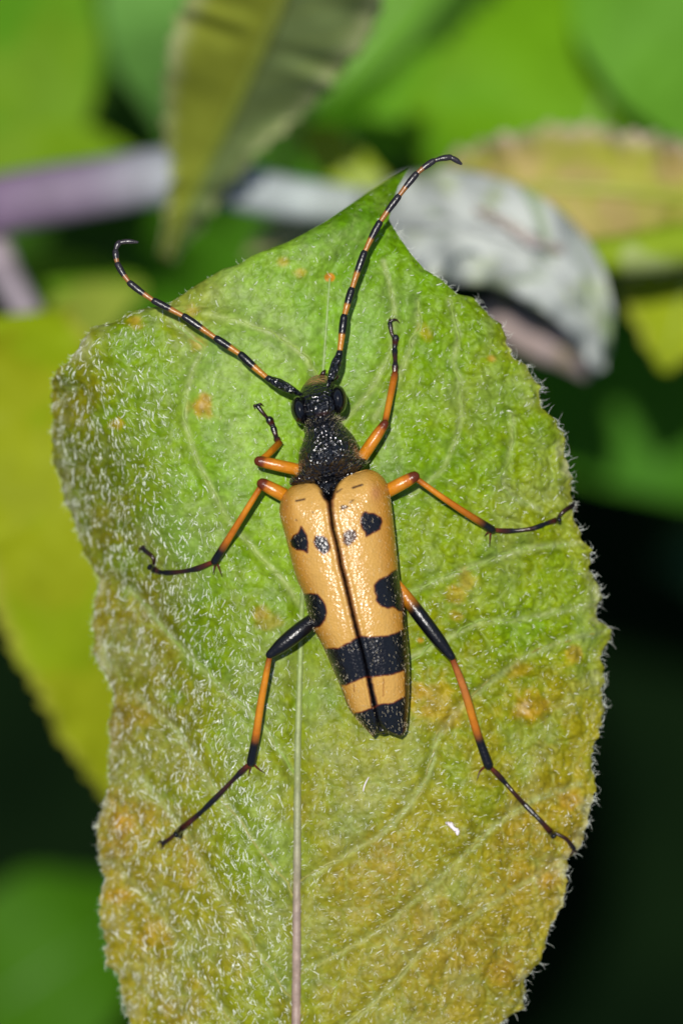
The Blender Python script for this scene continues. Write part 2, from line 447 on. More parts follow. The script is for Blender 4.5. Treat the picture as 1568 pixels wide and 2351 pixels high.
lc = mixc(lc, alb(186, 176, 60), 0.5 * np.exp(-e / 16.0) * sstep(650, 800, lyg))
lc = mixc(lc, alb(205, 205, 160), 0.75 * np.exp(-e / 20.0) * sstep(.56, .70, fbm(lxg, lyg, 40, 131)) * sstep(650, 800, lyg))

main = empty('sallow_leaf', tuple(P(700, 2700, leaf_h(700, 2670) - 0.1)), 'large downy yellow-green leaf with toothed edge and pale midrib carrying the beetle', 'leaf')
blade = mesh_obj('blade', P(lxg, lyg, hh), grid_faces(NV, NU), M_leaf, main, lc.reshape(-1, 3))
sol = blade.modifiers.new('thickness', 'SOLIDIFY'); sol.thickness = 0.035; sol.offset = -1
my = np.linspace(640, 2690, 160); mx = XM(my)
mz = leaf_h(mx, my) + 0.012
mr = np.interp(my, [640, 900, 1500, 2000, 2690], [0.02, 0.035, 0.065, 0.095, 0.13])
mc = np.stack([np.interp(my, [640, 1500, 1900, 2100, 2690], [alb(*c)[i] for c in ((160, 190, 110), (160, 180, 100), (168, 170, 128), (180, 158, 142), (186, 152, 140))]) for i in range(3)], -1)
midrib = tube('midrib', P(mx, my, mz), mr, M_vein, main, mc, n=200, seg=10)
for i, v in enumerate(VEINS):
    c = catmull(v, 40)
    c += 8 * (np.stack([vnoise(c[:, 1], c[:, 0], 26, i), vnoise(c[:, 0], c[:, 1], 26, i + 50)], -1) - .5) * 2
    z = leaf_h(c[:, 0], c[:, 1]) - (0.016 if v[0][1] < 1900 else 0.022)
    tube('side_vein', P(c[:, 0], c[:, 1], z), [0.036, 0.03, 0.016], M_vein, blade, [alb(146, 174, 62), alb(138, 166, 40)] if max(p[1] for p in v) < 1900 else [alb(162, 162, 70), alb(158, 150, 44)], n=60, seg=6)
tube('leaf_stalk', [P(XM(2640), 2640, leaf_h(XM(2640), 2640) - .02), P(702, 2760, -1.2), P(720, 2900, -2.2), P(760, 3100, -6), P(800, 3300, -14), P(830, 3500, GZ * .5), P(850, 3600, GZ + .2)], [0.14, 0.15, 0.17, 0.25, 0.3, 0.5, 0.6], M_vein, main, [alb(186, 152, 140), alb(150, 140, 120)], n=60)

# hairs of the blade
def in_leaf(x, y):
    return (x > np.interp(y, ys, xl) + 1) & (x < np.interp(y, ys, xr) - 1)
N0 = 44000
hx = rng.uniform(115, 1410, N0); hy = rng.uniform(395, 2440, N0)
q = (XF(hy) - hx) / 100
dens = 0.32 + 0.42 * sstep(-1.6, 0.3, q) * (1 - .45 * sstep(1600, 2000, hy)) + 0.15 * sstep(1500, 1900, hy)
dens = dens * (1 - 0.6 * np.exp(-(((hx - 610) / 130) ** 2 + ((hy - 900) / 330) ** 2)))
dens = dens * (0.45 + 0.55 * sstep(560, 900, hy)) * (0.55 + 0.9 * fbm(hx, hy, 60, 88))
k = in_leaf(hx, hy) & (rng.uniform(0, 1, N0) < dens)
hx, hy, q = hx[k], hy[k], q[k]
nh = len(hx)
hz = leaf_h(hx, hy)
nn = leaf_normal(hx, hy)
# resting direction: towards the leaf edge and tip, curling
base_ang = np.where(hx > XM(hy), np.radians(48), np.radians(-100)) + np.where(q > -1, np.radians(15), 0) + (fbm(hx, hy, 130, 17) - .5) * 3.0
ang = base_ang + rng.normal(0, 0.5, nh)
tdir = np.stack([np.cos(ang), np.sin(ang), np.zeros(nh)], -1)
tdir = tdir - nn * (tdir * nn).sum(1)[:, None]
ang2 = ang + rng.normal(0, 0.9, nh)
tdir2 = np.stack([np.cos(ang2), np.sin(ang2), np.zeros(nh)], -1)
tdir2 = tdir2 - nn * (tdir2 * nn).sum(1)[:, None]
d0 = tdir * 0.75 + nn * rng.uniform(0.25, 0.8, nh)[:, None]
d1 = tdir2 - nn * rng.uniform(-0.15, 0.35, nh)[:, None]
ln_ = (0.03 + 0.11 * rng.uniform(0, 1, nh) ** 1.8) * (1 + 0.6 * sstep(-2.5, 0, q))
wd = (0.0022 + 0.009 * rng.uniform(0, 1, nh) ** 2.8) * (1 + 0.25 * sstep(-2.5, 0, q))
hv, hf = hairs_mesh(P(hx, hy, hz), d0, d1, ln_, wd)
o = mesh_obj('leaf_hairs', hv, hf, M_hair, blade); o['kind'] = 'stuff'
# fringe of hairs along the margin
fy = np.concatenate([rng.uniform(520, 2400, 470), rng.uniform(600, 2400, 400)])
side = np.concatenate([np.ones(470), -np.ones(400)])
fy = fy + 5 * np.sin(fy / 9.0)
fx = np.where(side > 0, np.interp(fy, ys, xr) - 1.5, np.interp(fy, ys, xl) + 1.5)
nf = len(fx)
fa = np.where(side > 0, rng.normal(0.25, 0.7, nf), math.pi + rng.normal(0.2, 0.6, nf))
fa2 = fa + rng.choice([-1, 1], nf) * rng.uniform(.6, 2.6, nf)
d0 = np.stack([np.cos(fa), np.sin(fa), rng.uniform(-.2, .5, nf)], -1); d1 = np.stack([np.cos(fa2), np.sin(fa2), rng.uniform(-.3, .3, nf)], -1)
hv, hf = hairs_mesh(P(fx, fy, leaf_h(fx, fy) - 0.01), d0, d1, rng.uniform(0.08, 0.24, nf) * np.where(side > 0, 1.0, .6), rng.uniform(0.0025, 0.0048, nf))
o = mesh_obj('margin_hairs', hv, hf, M_hair, blade); o['kind'] = 'stuff'

# bits lying on the leaf
def on_leaf(pts, up=0.03):
    return [tuple(P(x, y, float(leaf_h(x, y)) + up)) for x, y in pts]
o = tube('plant_fibre', on_leaf([(846,1785),(840,1796),(836,1806),(834,1816)], .05), [.012, .018, .014], M_lint, n=16, seg=6)
o['label'] = 'short pale straight fibre lying on the leaf behind the beetle'; o['category'] = 'fibre'
v1, f1_, _ = tube_data(on_leaf([(1026,1890),(1034,1893),(1040,1902),(1048,1906),(1050,1914)], .04), [.03, .06, .035, .06, .03], None, n=30, seg=9)
v1 = v1 + (rng.uniform(-1, 1, v1.shape) * 0.016)
o = mesh_obj('lint_speck', v1, f1_, M_lint); o['label'] = 'tiny crumpled whitish speck of lint on the leaf'; o['category'] = 'lint'

# ------------------------------------------------------------------ the beetle
beetle = empty('longhorn_beetle', tuple(P(785, 1300, float(leaf_h(785, 1300)))), 'black and yellow spotted longhorn beetle with banded antennae standing on the downy leaf', 'beetle')
BLACK = np.array([0.003, 0.003, 0.0045]); DBROWN = alb(70, 28, 14); ORANGE = alb(226, 142, 26); OR2 = alb(210, 120, 20); RUSTC = alb(128, 52, 14); AMBER = alb(206, 138, 40)

# head, thorax and abdomen: one continuous skin
RINGS = [ # cx, cy, lateral angle, half width px, z centre, half height
 (730,861,9,8,.50,.08),(730,866,9,20,.55,.24),(730,874,9,29,.66,.42),(731,884,9,38,.78,.52),(732,896,9,44,.92,.60),(733,912,9,45,1.02,.66),(735,932,10,44,1.08,.70),(736,946,10,43,1.10,.66),(737,957,11,39,1.12,.58),
 (738,964,12,37,1.12,.52),(739,970,13,42,1.13,.58),(741,978,14,45,1.16,.66),(744,987,14,46,1.18,.70),(748,1002,14,55,1.22,.80),(751,1020,14,65,1.26,.90),(753,1038,14,70,1.28,.95),(754,1055,14,71,1.26,.94),
 (755,1066,15,73,1.22,.88),(755,1076,15,80,1.18,.80),(755,1084,15,89,1.14,.74),(756,1091,15,93,1.12,.69),(757,1097,15,90,1.10,.64),(758,1104,14,72,1.08,.60),(762,1122,13,84,1.05,.68),(770,1170,13,104,1.05,.74),
 (785,1280,13,106,1.05,.76),(810,1400,13,93,1.0,.72),(838,1520,13,76,.95,.62),(862,1620,12,50,.90,.45),(878,1672,11,24,.88,.26),(883,1686,11,6,.88,.08)]
R = np.array(RINGS, float)
rr = catmull(R, 190)
SEG = 64
th = np.linspace(0, 2 * math.pi, SEG, endpoint=False)
cs = np.sign(np.cos(th)) * np.abs(np.cos(th)) ** 0.88; sn = np.sign(np.sin(th)) * np.abs(np.sin(th)) ** 0.88
la = np.radians(rr[:, 2])
lat = np.stack([np.cos(la), -np.sin(la)], -1)
ax_ = np.stack([np.sin(la), np.cos(la)], -1)
uu = rr[:, 3][:, None] * cs[None, :]
bowl = np.exp(-((rr[:, 1] - 1088) / 16) ** 2)[:, None] * (7 * np.cos(cs * math.pi * 1.2) - 2)
bxp = rr[:, 0][:, None] + lat[:, 0][:, None] * uu + ax_[:, 0][:, None] * bowl
byp = rr[:, 1][:, None] + lat[:, 1][:, None] * uu + ax_[:, 1][:, None] * bowl
bz = rr[:, 4][:, None] + rr[:, 5][:, None] * sn[None, :]
bz += 0.03 * (fbm(bxp, byp, 14, 2) - .5)
# shallow furrow down the head
bz -= (0.05 * np.exp(-((rr[:, 1] - 915) / 18) ** 2))[:, None] * np.exp(-(cs[None, :] / 0.22) ** 2) * (sn[None, :] > 0)
bcol = np.repeat(BLACK[None, None, :], len(rr), 0).repeat(SEG, 1)
fr = sstep(884, 874, rr[:, 1])[:, None] * np.ones((1, SEG))
bcol = mixc(bcol, alb(200, 146, 96), fr * (.5 + .5 * fbm(bxp, byp, 8, 9)))
bcol = mixc(bcol, alb(96, 56, 40), 0.5 * (np.exp(-((rr[:, 1] - 951) / 4.0) ** 2)[:, None] * np.exp(-((cs - 0.15) / .35) ** 2)[None, :]))
body = mesh_obj('body', P(bxp, byp, bz), grid_faces(len(rr), SEG, True)[:, ::-1], M_black, beetle, bcol.reshape(-1, 3))
body['label'] = 'black punctured head, pronotum and abdomen'

def ellipsoid(name, c, rad, ang, mat, parent, col, n=28):
    t = np.linspace(0, math.pi, n)[:, None]; p = np.linspace(0, 2 * math.pi, n * 2, endpoint=False)[None, :]
    ex = rad[0] * np.sin(t) * np.cos(p); ey = rad[1] * np.sin(t) * np.sin(p); ez = rad[2] * np.cos(t) * np.ones_like(p)
    ca, sa = math.cos(ang), math.sin(ang)
    v = np.stack([ex * ca - ey * sa, ex * sa + ey * ca, ez], -1).reshape(-1, 3) + np.asarray(c)
    return mesh_obj(name, v, grid_faces(n, n * 2, True), mat, parent, col)
ellipsoid('eye', P(689, 942, 1.26), (.205, .33, .40), math.radians(14), M_eye, beetle, BLACK * .8)
ellipsoid('eye', P(776, 917, 1.26), (.205, .33, .40), math.radians(4), M_eye, beetle, BLACK * .8)
tube('palp', [P(736, 866, .5), P(742, 857, .62), P(746, 851, .55)], [.05, .055, .03], M_leg, beetle, [DBROWN, BLACK], n=14)
tube('palp', [P(762, 872, .5), P(772, 866, .6), P(777, 864, .5)], [.05, .055, .03], M_leg, beetle, [DBROWN, alb(150, 80, 60)], n=14)
# scutellum
sc = [(728,1112),(752,1106),(776,1098),(766,1118),(757,1152),(750,1146),(742,1132)]
sv = [P(x, y, 1.84 - .002 * max(0, y - 1120)) for x, y in sc] + [P(x, y, 1.45) for x, y in sc] + [P(753, 1122, 1.93)]
ns = len(sc)
sf = [(i, (i + 1) % ns, 2 * ns) for i in range(ns)] + [(i, i + ns, (i + 1) % ns + ns, (i + 1) % ns) for i in range(ns)]
mesh_obj('scutellum', np.array(sv), sf, M_black, beetle, BLACK)

# wing cases
A_ = np.array([0.2215, 0.9752]); B_ = np.array([0.9752, -0.2215])
Z1 = lambda L: [(604.7 + X * .2314, 816.4 + Y * .2314) for X, Y in L]
Z2 = lambda L: [(604.7 + X * .27, 1239.6 + Y * .27) for X, Y in L]
SUT = [(757,1156),(764,1210),(775,1256),(783,1300),(791,1329),(804,1385),(820,1450),(836,1510),(848,1564),(858,1612),(868,1652)]
LOUT = [(704,1106),(684,1110),(668,1117),(652,1134),(644,1152),(641.5,1177),(648,1205),(660,1251),(672,1300),(684,1337),(697,1366),(713,1428),(744,1491),(777,1566),(800,1626),(828,1661),(856,1692)]
LIN = [(704,1106),(722,1109),(735,1119),(744,1134),(751,1146)] + SUT + [(868,1676),(857,1692)]
ROUT = [(842,1077),(860,1081),(874,1090),(887,1107),(896,1140),(905,1210),(914,1300),(919,1340),(927,1375),(933,1445),(939,1510),(940,1560),(939,1600),(933,1672),(921,1692)]
RIN = [(842,1077),(818,1080),(797,1090),(778,1107),(766,1127),(760,1145)] + SUT + [(880,1675),(892,1683),(919,1693)]
def to_uv(pts):
    a = np.array(pts, float); uv = np.stack([a @ A_, a @ B_], -1)
    for i in range(1, len(uv)): uv[i, 0] = max(uv[i, 0], uv[i - 1, 0] + 1.2)
    return uv
def wing(outer, inner, sign):
    ou, iu = to_uv(outer), to_uv(inner)
    u0 = max(ou[0, 0], iu[0, 0]); u1 = min(ou[-1, 0], iu[-1, 0])
    nr, nc = 330, 84
    k = np.linspace(0, 1, nr); k = k + 0.0
    s_ = 0.5 - 0.5 * np.cos(math.pi * k); k = 0.6 * k + 0.4 * s_
    us = u0 + (u1 - u0) * k
    so = catmull(ou, 400); si = catmull(iu, 400)
    vo = np.interp(us, so[:, 0], so[:, 1]); vi = np.interp(us, si[:, 0], si[:, 1])
    t = (us - u0) / (u1 - u0)
    zc_ = catmull(list(zip([0, .012, .04, .09, .16, .35, .6, .8, .92, .98, 1], [1.35, 1.62, 1.86, 2.04, 2.14, 2.20, 2.12, 1.86, 1.55, 1.28, 1.15])), 400)
    zt = np.interp(t, zc_[:, 0], zc_[:, 1])
    ze = np.interp(t, [0, .04, .15, .5, .9, 1], [1.20, 1.12, 1.02, 0.95, .92, 1.02])
    thm = math.radians(118)
    th = np.linspace(0, thm, nc)
    thc = np.minimum(th, math.pi / 2)
    s = np.sin(thc) ** 0.80; cz = np.cos(thc) ** 0.72
    und = np.clip(th - math.pi / 2, 0, None)
    s = s - 0.16 * und ** 1.2
    vi = vi + sign * -0.4 * (t > .12)
    v = vi[:, None] * (1 - s)[None, :] + vo[:, None] * s[None, :]
    z = ze[:, None] + (zt - ze)[:, None] * cz[None, :] - 0.45 * und[None, :]
    dist_s = np.abs(v - vi[:, None])
    z = z - 0.05 * np.exp(-(dist_s / 4.0) ** 2) + 0.035 * np.exp(-((dist_s - 11) / 5.0) ** 2)
    # shoulder swelling
    z = z + 0.08 * np.exp(-(((t[:, None] - 0.07) / .05) ** 2 + ((s[None, :] - .72) / .16) ** 2))
    x = us[:, None] * A_[0] + v * B_[0]; y = us[:, None] * A_[1] + v * B_[1]
    z = z + 0.012 * (fbm(x, y, 9, 77) - .5)
    # colours
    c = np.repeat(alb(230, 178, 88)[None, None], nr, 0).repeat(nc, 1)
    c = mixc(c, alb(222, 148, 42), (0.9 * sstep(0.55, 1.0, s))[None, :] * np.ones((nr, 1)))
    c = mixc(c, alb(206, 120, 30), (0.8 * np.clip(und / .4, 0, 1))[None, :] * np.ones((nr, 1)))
    c = mixc(c, alb(196, 128, 84), 0.6 * np.exp(-(((x - 863) / 13) ** 2 + ((y - 1132) / 17) ** 2)))
    c = mixc(c, alb(190, 116, 66), 0.5 * np.exp(-(((x - 652) / 12) ** 2 + ((y - 1160) / 18) ** 2)))
    wob = 3.0 * (fbm(x, y, 9, 31) - .5)
    sw = np.interp(us, [u0, u0 + 30, u0 + 120, u1 - 120, u1], [4, 6.5, 5.2, 6.2, 9.0])[:, None]
    sd = dist_s - sw + wob
    on = sstep(u0 + 18, u0 + 45, us)[:, None]
    c = mixc(c, alb(130, 60, 20), on * 0.8 * sstep(4, 0.5, sd)); c = mixc(c, BLACK, on * sstep(1.0, -2.0, sd))
    def spot(sd, k=1.0):
        nonlocal c
        sd = sd + wob
        c = mixc(c, alb(120, 44, 12), k * sstep(3.6, 0.6, sd)); c = mixc(c, BLACK, k * sstep(1.0, -1.6, sd))
    for poly in (Z1([(375,1700),(430,1790),(440,1850),(435,1955),(400,1930),(330,1925),(285,1890),(275,1840),(295,1790),(345,1765)]),
                 Z1([(520,1795),(590,1795),(630,1825),(660,1900),(650,1935),(600,1970),(560,1935),(515,1890),(505,1850)]),
                 Z1([(985,1570),(1010,1550),(1040,1570),(1090,1570),(1160,1610),(1175,1650),(1150,1720),(1080,1760),(1020,1795),(1010,1750),(980,1710),(965,1650)]),
                 Z2([(250,440),(340,465),(400,460),(460,465),(500,510),(525,560),(535,620),(520,680),(480,730),(430,745),(300,760)]),
                 Z2([(1250,215),(1130,255),(1090,280),(1060,310),(980,340),(945,390),(945,440),(965,480),(960,515),(1000,560),(1060,580),(1100,565),(1150,600),(1290,610)]),
                 Z2([(380,960),(520,935),(560,925),(640,925),(690,895),(740,870),(790,835),(830,820),(900,830),(980,825),(1060,815),(1130,795),(1190,765),(1330,740),(1330,1100),(1180,1110),(1100,1140),(1000,1155),(930,1160),(860,1165),(760,1205),(700,1230),(640,1230),(500,1260)]),
                 Z2([(600,1560),(790,1475),(840,1465),(920,1435),(1000,1400),(1100,1390),(1170,1350),(1330,1300),(1330,1800),(600,1800)])):
        spot(poly_sdf(x, y, poly))
    spot(poly_sdf(x, y, Z1([(790,1770),(850,1735),(915,1740),(925,1800),(885,1850),(835,1890),(795,1850)])), 0.78)
    for a, b, w in (((324,1442),(408,1424),2.2),((885,1312),(978,1282),2.6),((735,1355),(775,1322),1.8),((860,1460),(890,1432),1.6),((780,1520),(830,1500),3.0),((775,1500),(800,1490),2.4),((488,1552),(492,1560),1.8),((326,1630),(334,1636),1.4)):
        pa, pb = Z1([a, b])
        sd = poly_dist(x, y, [pa, pb]) - w
        c = mixc(c, alb(64, 30, 8), 0.9 * sstep(1.2, -1.0, sd + 0.6 * wob))
    for a, b in (((1022,1180),(1018,1330)),((770,1230),(772,1290))):
        pa, pb = Z2([a, b]); c = mixc(c, alb(150, 84, 20), 0.75 * sstep(2.2, 0.4, poly_dist(x, y, [pa, pb])))
    if sign > 0:   # dark margin towards the tail
        m = np.abs(vo[:, None] - v)
        w = np.interp(y, [1340, 1400, 1450, 1520, 1580, 1640], [3, 7, 9, 12, 12, 8])
        f = sstep(w + 2, w - 3, m + wob) * sstep(1370, 1410, y)
        c = mixc(c, alb(72, 34, 14), 0.95 * f)
        c = mixc(c, BLACK, 0.8 * f * sstep(0.45, .6, fbm(x, y, 6, 3)))
    else:
        m = np.abs(vo[:, None] - v)
        f = sstep(6, 1, m + wob) * sstep(1440, 1500, y)
        c = mixc(c, alb(120, 64, 20), 0.85 * f)
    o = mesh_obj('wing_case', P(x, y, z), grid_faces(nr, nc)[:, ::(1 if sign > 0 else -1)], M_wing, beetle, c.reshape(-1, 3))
    md = o.modifiers.new('thickness', 'SOLIDIFY'); md.thickness = 0.02; md.offset = -1
    return o, x, y, z, s, c
wings = [wing(LOUT, LIN, -1), wing(ROUT, RIN, 1)]
# short golden hairs of the wing cases, black-and-grey hairs of the pronotum
hb = []; hd = []
for o, x, y, z, s, c in wings:
    nr, nc = x.shape
    i = rng.integers(4, nr - 6, 420); j = rng.integers(2, int(nc * .76), 420)
    hb.append(P(x[i, j], y[i, j], z[i, j] + .004))
b0 = np.vstack(hb); n0 = len(b0)
dirs = np.stack([0.2 + rng.normal(0, .3, n0), -0.95 + rng.normal(0, .3, n0), rng.uniform(.15, .7, n0)], -1)
hv, hf = hairs_mesh(b0, dirs, dirs * np.array([1, 1, 0.2]), rng.uniform(.02, .05, n0), rng.uniform(.002, .0035, n0))
o = mesh_obj('wing_hairs', hv, hf, M_setae, beetle); o['kind'] = 'stuff'
i = rng.integers(48, 146, 300); j = rng.integers(0, SEG // 2 + 1, 300)
k = (rr[i, 1] > 945) & (rr[i, 1] < 1096)
i, j = i[k], j[k]
b0 = P(bxp[i, j], byp[i, j], bz[i, j]); n0 = len(b0)
out = np.stack([cs[j] * lat[i, 0] + .1, cs[j] * -lat[i, 1] * 0 + rng.normal(.3, .4, n0), sn[j] * .8 + .1], -1)
hv, hf = hairs_mesh(b0, out, out * .4 + np.stack([rng.normal(0, .4, n0), rng.normal(.3, .4, n0), np.zeros(n0)], -1), rng.uniform(.05, .11, n0), rng.uniform(.0015, .0028, n0))
o = mesh_obj('collar_hairs', hv, hf, M_setae, beetle); o['kind'] = 'stuff'

# antennae
def antenna(pts, zs, radii):
    p3 = [P(x, y, z) for (x, y), z in zip(pts, zs)]
    p3 = [np.asarray(p) for p in p3]
    a, b = p3[0], p3[1]
    root = tube('antenna', [a, a * .75 + b * .25, a * .3 + b * .7, b], [.045, .07, .115, .12, .09], M_black, beetle, BLACK, n=24)
    tube('antenna_segment', [b - (b - a) * .02, p3[2]], [.07, .085, .075], M_leg, root, [BLACK, BLACK], n=8)
    n_ = len(p3)
    for k in range(2, n_ - 1):
        q0, q1 = p3[k], p3[k + 1]
        t0 = (p3[k] - p3[k - 1]); t0 = t0 / np.linalg.norm(t0)
        t1 = (p3[min(k + 2, n_ - 1)] - q0); t1 = t1 / (np.linalg.norm(t1) + 1e-9)
        L = np.linalg.norm(q1 - q0)
        mid = (q0 + q1) / 2 + (t0 - t1) * L * 0.06
        f = (k - 2) / (n_ - 3)
        r = radii[0] * (1 - f) + radii[1] * f
        ora = AMBER * (1 - f) + alb(132, 88, 70) * f
        blk = BLACK * (1 - f) + alb(62, 56, 62) * f
        split = 0.5 - 0.12 * f
        if k >= n_ - 3: cols = [alb(96, 62, 50)] * 2 + [blk] * 10
        else: cols = [ora] * int(20 * split) + [blk] * int(20 * (1 - split))
        if k == n_ - 2: cols = [blk] * 3
        tube('antenna_segment', [q0, mid, q1], [r * .72, r * .80, r * .95, r * 1.08, r * 1.02] if k < n_ - 2 else [r * .8, r, r * .95, r * .5], M_leg, root, cols, n=26, seg=12)
    return root
antenna([(690,905),(624,873),(614,868),(554,815),(498,778),(424,727),(355,691),(299,650),(271,607),(266,577),(274,557),(316,556)],
        [1.42, 1.35, 1.33, 1.2, 1.15, 1.1, 1.05, 1.0, 0.95, 0.9, 0.85, 0.85], (.088, .058))
antenna([(754,885),(778,818),(780,808),(790,728),(807,666),(836,581),(871,512),(914,452),(955,400),(994,370),(1033,361),(1058,376)],
        [1.42, 1.35, 1.33, 1.2, 1.1, 1.0, 0.95, 0.9, 0.85, 0.8, 0.75, 0.7], (.088, .060))

# legs
def Lz(x, y, up): return tuple(P(x, y, float(leaf_h(x, y)) + up))
def leg(hip, knee, fem_r, fem_c, tib, tib_r, tib_c, tar, tar_r, claw, hooks, spurs):
    hip, knee = np.array(P(*hip)), np.array(P(*knee))
    bulge = np.array([0, 0, .10])
    root = tube('leg', [hip, hip * .5 + knee * .5 + bulge, knee], fem_r, M_leg, beetle, fem_c, n=34, seg=18)
    tp = [knee] + [np.array(Lz(x, y, up)) for x, y, up in tib]
    tube('tibia', tp, tib_r, M_leg, root, tib_c, n=40, seg=14)
    end = tp[-1]
    ta = [end] + [np.array(Lz(x, y, up)) for x, y, up in tar]
    dense = catmull(ta, 30)
    low = leaf_h(784 + dense[:, 0] * 100 * D / (D - dense[:, 2]), 1175.5 - dense[:, 1] * 100 * D / (D - dense[:, 2])) + tar_r * .9
    low = np.maximum(low, np.maximum(np.roll(low, 1), np.roll(low, -1)) - .03)
    dense[2:, 2] = np.maximum(dense[2:, 2], low[2:])
    ta = list(dense)
    # three visible segments, the third one lobed
    w = []
    for r0 in (1.0, .92, 1.12):
        w += [tar_r * r0 * f for f in (.78, .82, .92, 1.02, 1.05, .80)]
    tube('tarsus', ta, w[:-1], M_leg, root, [RUSTC, DBROWN, BLACK, DBROWN * .7, BLACK, BLACK, DBROWN, BLACK], n=70, seg=12, flat=.75)
    c0 = ta[-3]
    cl = [c0] + [np.array(Lz(x, y, up)) for x, y, up in claw]
    tube('claw_segment', cl, [.035, .045, .058], M_leg, root, [BLACK, DBROWN * .6, BLACK], n=20, seg=10)
    for hk in hooks:
        hp = [cl[-1]] + [np.array(Lz(x, y, up)) for x, y, up in hk]
        tube('claw', hp, [.032, .028, .008], M_leg, root, [BLACK, DBROWN], n=14, seg=8)
    for sp in spurs:
        d = [end * .97 + tp[-2] * .03] + [np.array(Lz(x, y, up)) for x, y, up in sp]
        tube('spur', d, [.03, .022, .005], M_leg, root, [RUSTC, BLACK], n=10, seg=8)
    return root
OF = [OR2 * .9] + [ORANGE] * 9 + [OR2, OR2, RUSTC, RUSTC * .7]
OT = [RUSTC * .7, OR2, ORANGE, ORANGE, OR2]
BT = OT + [OR2 * .9, BLACK, BLACK, BLACK]
# front legs
leg((704,1083,.95), (596,1059,1.15), [.14,.14,.138,.135,.125], OF, [(617,1042,.75),(641,1018,.22)], [.08,.08,.085,.085], OT + [OR2 * .8, RUSTC], [(634,1003,.12),(627,980,.1),(619,964,.10)], .078, [(604,948,.14),(592,932,.12)], [[(584,931,.12),(586,940,.03)],[(598,927,.14),(606,933,.03)]], [[(652,1021,.1)]])
leg((818,1070,.95), (883,973,1.12), [.14,.14,.138,.13,.10], OF, [(893,925,.8),(906,860,.22)], [.07,.075,.08,.085], OT + [OR2, RUSTC], [(907,832,.12),(906,800,.1),(908,776,.1)], .072, [(899,765,.14),(895,743,.14)], [[(900,735,.16),(910,734,.1),(917,742,.03)],[(894,736,.14),(896,729,.06)]], [[(915,857,.1)]])
# middle legs
leg((674,1148,.95), (603,1111,1.18), [.16,.16,.158,.152,.135], OF, [(553,1192,.85),(494,1288,.2)], [.068,.07,.075,.085,.10], OT + [OR2, OR2, BLACK, BLACK], [(450,1306,.1),(400,1314,.09),(366,1313,.09),(348,1301,.1)], .066, [(352,1281,.12),(331,1262,.12)], [[(323,1259,.12),(318,1270,.02)],[(330,1254,.12),(320,1258,.02)]], [[(490,1319,.06)],[(511,1325,.06)]])
leg((870,1138,.95), (950,1095,1.18), [.16,.16,.158,.152,.135], OF, [(1036,1156,.9),(1129,1216,.2)], [.066,.068,.074,.082,.095], OT + [OR2, OR2, OR2 * .8, BLACK, BLACK], [(1170,1219,.1),(1222,1213,.09),(1258,1200,.09),(1281,1193,.1)], .062, [(1293,1174,.12),(1313,1161,.12)], [[(1320,1163,.12),(1323,1176,.02)],[(1318,1155,.12),(1324,1166,.0)]], [[(1123,1256,.05)],[(1111,1232,.07)]])
# hind legs
leg((738,1408,.95), (620,1503,1.05), [.13,.17,.19,.19,.165,.10], [ORANGE, BLACK, BLACK, BLACK, BLACK, BLACK, BLACK, BLACK], [(600,1610,.75),(588,1690,.45),(577,1750,.18)], [.062,.08,.09,.092,.10,.112], [RUSTC, ORANGE, ORANGE, ORANGE, ORANGE, OR2, BLACK, BLACK, BLACK], [(540,1786,.11),(470,1857,.08),(408,1910,.09)], .068, [(392,1924,.09),(375,1936,.09)], [[(368,1932,.09),(362,1936,.02)],[(374,1944,.08),(370,1950,.02)]], [[(571,1783,.05)],[(592,1764,.12),(610,1776,.04)]])
leg((905,1335,.95), (1036,1508,1.0), [.12,.15,.165,.165,.15,.09], [ORANGE, ORANGE, ORANGE * .7, BLACK, BLACK, BLACK, BLACK, BLACK, BLACK], [(1064,1580,.75),(1094,1680,.42),(1121,1757,.16)], [.065,.085,.092,.092,.10,.115], [RUSTC, alb(190, 110, 50), alb(204, 124, 52), alb(204, 124, 52), ORANGE, OR2, BLACK, BLACK, BLACK], [(1150,1787,.1),(1198,1841,.08),(1240,1884,.08),(1268,1916,.09)], .064, [(1296,1924,.1),(1316,1947,.09)], [[(1313,1958,.06),(1306,1966,.02)],[(1321,1956,.06),(1318,1964,.02)]], [[(1102,1770,.1),(1094,1793,.04)]])

